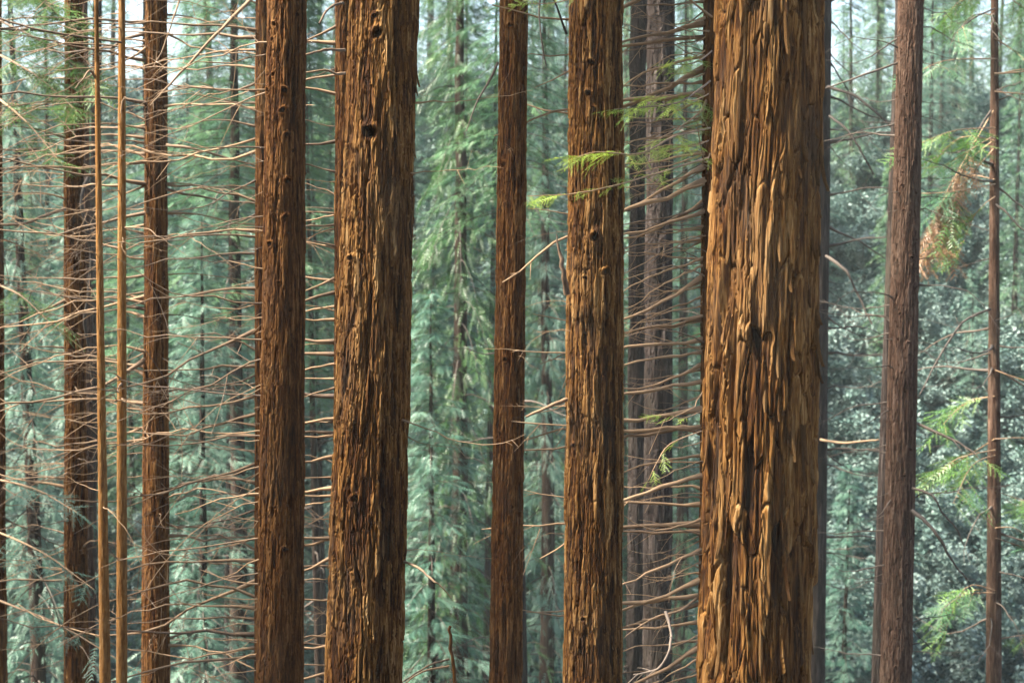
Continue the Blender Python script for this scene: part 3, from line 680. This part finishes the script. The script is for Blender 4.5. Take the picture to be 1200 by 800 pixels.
leafy_branch(comb, [(830, 165, 13.3), (810, 172, 12.9), (780, 170, 12.7), (745, 190, 12.6)], 0.006, LEAF_LIME, 16, 0.2, 10)
leafy_branch(comb, [(834, 20, 13.3), (760, -30, 12.4), (690, -10, 11.8), (655, 3, 11.6), (615, 4, 11.4)], 0.009, LEAF_LIME, 12, 0.18, 5)
leafy_branch(comb, [(832, 180, 13.2), (826, 190, 12.8), (818, 150, 12.5), (822, 120, 12.4)], 0.005, LEAF_LIME, 12, 0.22, 6)
leafy_branch(comb, [(822, 482, 13.3), (800, 490, 12.8), (785, 486, 12.6), (768, 487, 12.6)], 0.005, LEAF_LIME, 5, 0.18, 7)
leafy_branch(comb, [(822, 505, 13.3), (785, 520, 12.8), (768, 545, 12.6), (760, 562, 12.6)], 0.005, LEAF_LIME, 4, 0.18, 8, hang=1.6)
# green boughs hanging in from the upper left, on the edge tree
for k, (x0, y0, x1, y1, n) in enumerate([(-10, -30, 95, 40, 80), (-10, 20, 110, 95, 75), (-10, 60, 90, 130, 60), (-10, -60, 60, 10, 60), (-10, 110, 70, 190, 30), (-10, 330, 60, 380, 15), (-10, 620, 110, 690, 14), (-10, 700, 150, 780, 18), (-10, 560, 90, 600, 12)]):
    leafy_branch(edge, [(x0, y0, 20.6), ((x0 + x1) / 2, (y0 + y1) / 2 - 8, 19.2), (x1, y1, 18.0)], 0.016, LEAF_GREEN if k < 6 else LEAF_BLUE, int(n * 0.8), 0.42, 60 + k, hang=0.5)
# sparse foliage on the slender young conifer, one bough dead and brown
rr = random.Random(4)
for k in range(25):
    sd = rr.choice([-1, 1]); y0 = rr.uniform(-30, 780); L = rr.uniform(40, 120)
    leafy_branch(thin, [(1166, y0, 21.9), (1166 + sd * L * 0.55, y0 + rr.uniform(-6, 26), 21.9 + rr.uniform(-1.2, 0.8)), (1166 + sd * L, y0 + rr.uniform(10, 70), 21.9 + rr.uniform(-2, 1.2))], 0.009, rr.choice([LEAF_GREEN, LEAF_CONIFER]), rr.randint(8, 14), 0.5, 300 + k, hang=0.6)
leafy_branch(thin, [(1164, 165, 21.9), (1125, 200, 21.4), (1115, 240, 21.2), (1108, 275, 21.1)], 0.012, LEAF_DEAD, 18, 0.5, 90, hang=2.4)
leafy_branch(thin, [(1164, 130, 21.9), (1115, 215, 21.2), (1096, 255, 21.0), (1086, 295, 20.9)], 0.01, LEAF_DEAD, 20, 0.5, 91, hang=2.6)
leafy_branch(thin, [(1164, 175, 21.9), (1122, 225, 21.2), (1116, 250, 21.0), (1110, 262, 20.9)], 0.01, LEAF_GREEN, 8, 0.45, 92, hang=2.4)

# ------------------------------------------------------------------ middle distance and far trees
CROWNS = [crown_mesh('crown', 22.0, 1.5, 2.9, 250, 64, [LEAF_CONIFER, LEAF_BLUE, LEAF_DEEP, LEAF_BLUE, LEAF_CONIFER][i], 500 + i, spray_len=0.27, droop=[0.55, 0.45, 0.8, 0.35, 0.6][i], gap=0.3) for i in range(5)]
def trunk_low(name, H, r, seed, mt):
    rg = np.random.default_rng(seed); zs = np.linspace(-0.6, H, 40); n = 14
    th = np.linspace(0, 2 * math.pi, n, endpoint=False)
    wx = np.cumsum(rg.normal(0, 0.012, 40)); wy = np.cumsum(rg.normal(0, 0.012, 40))
    V, tn = [], []
    for i, z in enumerate(zs):
        rr_ = (r * (1 - max(z, 0) / H) ** 0.8 + 0.01) * (1 + 0.5 * math.exp(-max(z, 0) / 0.5)) * (1 + rg.normal(0, 0.035, n))
        V.append(np.stack([wx[i] + rr_ * np.cos(th), wy[i] + rr_ * np.sin(th), np.full(n, z)], -1)); tn += list(rg.uniform(0.2, 0.8, n))
    idx = np.arange(40 * n).reshape(40, n); nx = np.roll(idx, -1, 1)
    return mesh_np(name, np.concatenate(V), np.stack([idx[:-1], nx[:-1], nx[1:], idx[1:]], -1).reshape(-1, 4), np.array(tn), smooth=True, mats=(mt,))
TRK = [trunk_low('trunk', 22.0, 0.26, i, [BARK_FAR, BARK_GREY][i % 2]) for i in range(3)]
def far_tree(x, y, k, s, label, group=None, wide=1.0, dead=0, rz=None, name='conifer_tree', low=0.0, tw=0.8):
    """low: share of the height left bare below the crown"""
    root = empty(name, (x, y, tz(x, y) - 0.1)); root.rotation_euler = (R(random.uniform(-1.5, 1.5)), R(random.uniform(-1.5, 1.5)), random.uniform(0, 6.28) if rz is None else rz)
    tag(root, label, 'tree', group)
    obj('trunk', TRK[k % 3], root, scale=(s * tw, s * tw, s))
    obj('crown', CROWNS[k % 5], root, (0, 0, 22 * s * low), scale=(s * wide, s * wide, s * (1 - low)))
    for q in range(dead):
        a = random.uniform(0, 6.28); z = random.uniform(0.12, max(0.3, low)) * 22 * s
        obj('branch', random.choice(BR_DARK), root, (0.05 * math.cos(a), 0.05 * math.sin(a), z), (random.uniform(-0.5, 0.5), R(random.uniform(-15, 25)), a), (random.uniform(1.0, 2.4),) * 3)
    return root
def far_at(px, y, *a, **k): return far_tree(at(px, 400, y).x, y, *a, **k)
rt0 = random.Random(2)
# individually recognisable ones
far_at(535, 31, 2, 1.0, 'dense green redwood with drooping boughs seen between stout and slim redwoods', wide=0.66)
far_at(273, 33, 0, 1.05, 'dark conifer trunk with grey dead lower limbs behind the dead-twig tangle', dead=40, low=0.5, wide=0.9, tw=0.75)
far_at(261, 37, 1, 1.0, 'thin dark trunk standing beside the conifer with grey dead limbs', dead=16, low=0.45, wide=0.8, tw=0.5)
far_at(50, 30, 3, 0.9, 'young conifer with blue-green lower boughs beyond the vine-hung redwood', wide=0.6, dead=10, tw=0.7)
far_at(622, 27, 4, 0.9, 'dark thin conifer trunk close behind the slim redwood', dead=10, low=0.6, wide=0.6, tw=0.4)
far_at(375, 34, 0, 0.95, 'thin dark trunk in the gap between knot-dotted and stout redwoods', dead=8, low=0.5, wide=0.6, tw=0.4)
far_at(384, 38, 1, 0.95, 'slighter dark trunk deeper in the gap beside the stout redwood', dead=8, low=0.5, wide=0.6, tw=0.35)
far_at(568, 39, 1, 1.0, 'grey trunk beside the dense green drooping redwood', dead=8, low=0.5, wide=0.7, tw=0.5)
far_at(645, 36, 3, 0.95, 'blue-green conifer filling the gap between slim and eye-knotted redwoods', wide=0.6)
far_at(232, 27, 1, 0.55, 'low blue-green young conifer under the dead-twig tangle', wide=1.2, dead=6)
far_at(505, 26, 3, 0.5, 'low bushy blue-green conifer by the stout redwood', wide=1.2)
far_at(985, 34, 3, 0.45, 'small pale blue-green conifer at the foot of the smooth grey trunk', wide=1.2)
far_at(800, 38, 0, 0.95, 'dark narrow conifer in the gap behind the comb of branches', wide=0.5, dead=6)
for k, (px, y) in enumerate([(885, 39), (698, 40), (437, 39), (331, 41), (183, 40), (90, 39), (-80, 41), (-220, 39), (-360, 41), (-500, 39), (-640, 41), (-780, 39), (-920, 41), (1052, 42)]):
    far_at(px, y, k % 3, rt0.uniform(1.4, 1.6), 'tall dark-stemmed conifer added in the valley for shade, its crown unseen overhead', 'tall valley conifers added to shade the slope foot', wide=1.3, low=0.66, dead=4, tw=0.5)  # added mostly out of sight; high crowns darken the foot of the far slope
rt_ = random.Random(21)
# forest on the far slope, left and centre; opener on the right
placed = []
def spaced(x, y, dmin):
    for a, b in placed:
        if (a - x) ** 2 + (b - y) ** 2 < dmin ** 2: return False
    placed.append((x, y)); return True
cnt = 0
while cnt < 80:
    y = rt_.uniform(42, 74); px = rt_.uniform(-80, 930); x = at(px, 400, y).x
    if y > 60 and px < 320 and rt_.random() < 0.6: continue
    if not spaced(x, y, 2.0): continue
    far_tree(x, y, rt_.randint(0, 4), rt_.uniform(0.35, 0.7), 'hazy green conifer in the mass of trees on the far slope', 'hazy conifers on the far slope', wide=rt_.uniform(0.9, 1.25)); cnt += 1
cnt = 0
while cnt < 26:
    y = rt_.uniform(72, 100); px = rt_.uniform(-120, 1320); x = at(px, 400, y).x
    if px < 320 and rt_.random() < 0.6: continue
    if not spaced(x, y, 3.4): continue
    far_tree(x, y, rt_.randint(0, 4), rt_.uniform(0.6, 0.95), 'faint conifer along the crest of the far slope, bright sky behind', 'conifers on the far crest', wide=rt_.uniform(0.9, 1.2)); cnt += 1
cnt = 0
while cnt < 24:
    y = rt_.uniform(53, 84); px = rt_.uniform(960, 1300); x = at(px, 400, y).x
    if not spaced(x, y, 3.0): continue
    far_tree(x, y, rt_.randint(0, 4), rt_.uniform(0.3, 0.6), 'pale hazy conifer standing above the shrub-covered slope', 'pale conifers above the shrub slope', wide=rt_.uniform(0.9, 1.25)); cnt += 1

# unseen bushy conifers, added beside and behind the view to shade the grove
for k, (x, y, top) in enumerate([(-5.6, 4.5, 10), (-6.6, 8.0, 11), (-7.6, 11.0, 12), (-8.8, 14.5, 11), (-10.2, 18.0, 12), (-11.5, 21.5, 11), (-4.9, 1.0, 10), (-5.2, -2.5, 11), (-8.6, 6.0, 13), (-10.5, 11.5, 14), (-4.6, 6.2, 12), (-2.4, -2.6, 12), (-7.5, 2.0, 14)]):
    far_tree(x, y, k, (top - tz(x, y)) / 22.0, 'unseen bushy young conifer added on the near slope to shade the grove', 'unseen young conifers added to shade the grove', wide=1.25)

# ------------------------------------------------------------------ shrub thicket on the far slope (stuff, instanced leaves)
def shrub_proto(seed, n=8000):
    rg = np.random.default_rng(seed)
    nb = 60; c = rg.normal(0, 0.55, (nb, 3)) * np.array([1, 1, 0.6]) + np.array([0, 0, 0.65]); rad = rg.uniform(0.1, 0.26, nb); bt = rg.uniform(0.05, 0.95, nb)
    k = rg.integers(0, nb, n); dv = rg.normal(0, 1, (n, 3)); dv /= np.linalg.norm(dv, axis=1)[:, None]
    pos = c[k] + dv * rad[k][:, None] * rg.uniform(0.6, 1.1, n)[:, None]
    leaf = np.array([[[0, 0, 0], [0.45, 0.26, 0.06], [1, 0, -0.06]], [[0, 0, 0], [1, 0, -0.06], [0.45, -0.26, 0.06]]])
    V = place_tris(leaf, pos, rg.uniform(0, 6.28, n), rg.uniform(-0.9, 0.7, n), rg.normal(0, 0.7, n), rg.uniform(0.05, 0.12, n))
    tone = np.repeat(np.clip(bt[k] + rg.normal(0, 0.15, n), 0, 1), 6)
    return bpy.data.objects.new('shrub_source', mesh_np('shrub', V, np.arange(len(V)).reshape(-1, 3), tone, mats=(LEAF_SHRUB,)))
sources = [shrub_proto(700 + i) for i in range(3)]
rg = np.random.default_rng(77)
pts = []
for si in range(3):
    n = 800
    y = rg.uniform(40, 78, n); x = rg.uniform(-1, 1, n) * (6 + y * 0.42)
    pts.append(np.stack([x, y, terrain(x, y) - 0.1], -1))
def thicket(name, P, src, label):
    m = bpy.data.meshes.new(name); m.from_pydata([tuple(p) for p in P], [], [])
    o = bpy.data.objects.new(name, m); COL.objects.link(o)
    ng = bpy.data.node_groups.new(name + '_scatter', 'GeometryNodeTree')
    ng.interface.new_socket('Geometry', in_out='INPUT', socket_type='NodeSocketGeometry')
    ng.interface.new_socket('Geometry', in_out='OUTPUT', socket_type='NodeSocketGeometry')
    a = ng.nodes.new('NodeGroupInput'); z = ng.nodes.new('NodeGroupOutput')
    ip = ng.nodes.new('GeometryNodeInstanceOnPoints'); oi = ng.nodes.new('GeometryNodeObjectInfo'); oi.inputs['Object'].default_value = src
    oi.inputs['As Instance'].default_value = True
    r1 = ng.nodes.new('FunctionNodeRandomValue'); r1.data_type = 'FLOAT_VECTOR'; r1.inputs[0].default_value = (-0.25, -0.25, 0); r1.inputs[1].default_value = (0.25, 0.25, 6.28)
    r2 = ng.nodes.new('FunctionNodeRandomValue'); r2.data_type = 'FLOAT'; r2.inputs[2].default_value = 0.8; r2.inputs[3].default_value = 1.9; r2.inputs['Seed'].default_value = 5
    L = ng.links.new
    L(a.outputs[0], ip.inputs['Points']); L(oi.outputs['Geometry'], ip.inputs['Instance'])
    L(r1.outputs[0], ip.inputs['Rotation']); L(r2.outputs[1], ip.inputs['Scale']); L(ip.outputs[0], z.inputs[0])
    md = o.modifiers.new('scatter', 'NODES'); md.node_group = ng
    tag(o, label, 'shrubs', kind='stuff')
for si in range(3):
    thicket('shrub_thicket', pts[si], sources[si], 'pale blue-green leafy shrubs covering the far slope')

# ------------------------------------------------------------------ haze
hm = bpy.data.materials.new('haze'); hm.use_nodes = True
hn = hm.node_tree; hn.nodes.clear()
ho = hn.nodes.new('ShaderNodeOutputMaterial'); pv = hn.nodes.new('ShaderNodeVolumePrincipled')
pv.inputs['Color'].default_value = (0.82, 0.97, 0.93, 1); pv.inputs['Density'].default_value = 0.0005; pv.inputs['Anisotropy'].default_value = 0.0
hn.links.new(pv.outputs[0], ho.inputs['Volume'])
x0, x1, y0, y1, z0, z1 = -112, 112, -42, 152, float(GZ.min()) - 1.2, 62
V = [(x, y, z) for z in (z0, z1) for y in (y0, y1) for x in (x0, x1)]
F = [(0, 2, 3, 1), (4, 5, 7, 6), (0, 1, 5, 4), (2, 6, 7, 3), (0, 4, 6, 2), (1, 3, 7, 5)]
tag(obj('haze', mesh_np('haze', V, F, mats=(hm,))), 'thin pale bluish haze hanging through the forest', 'haze', kind='stuff')
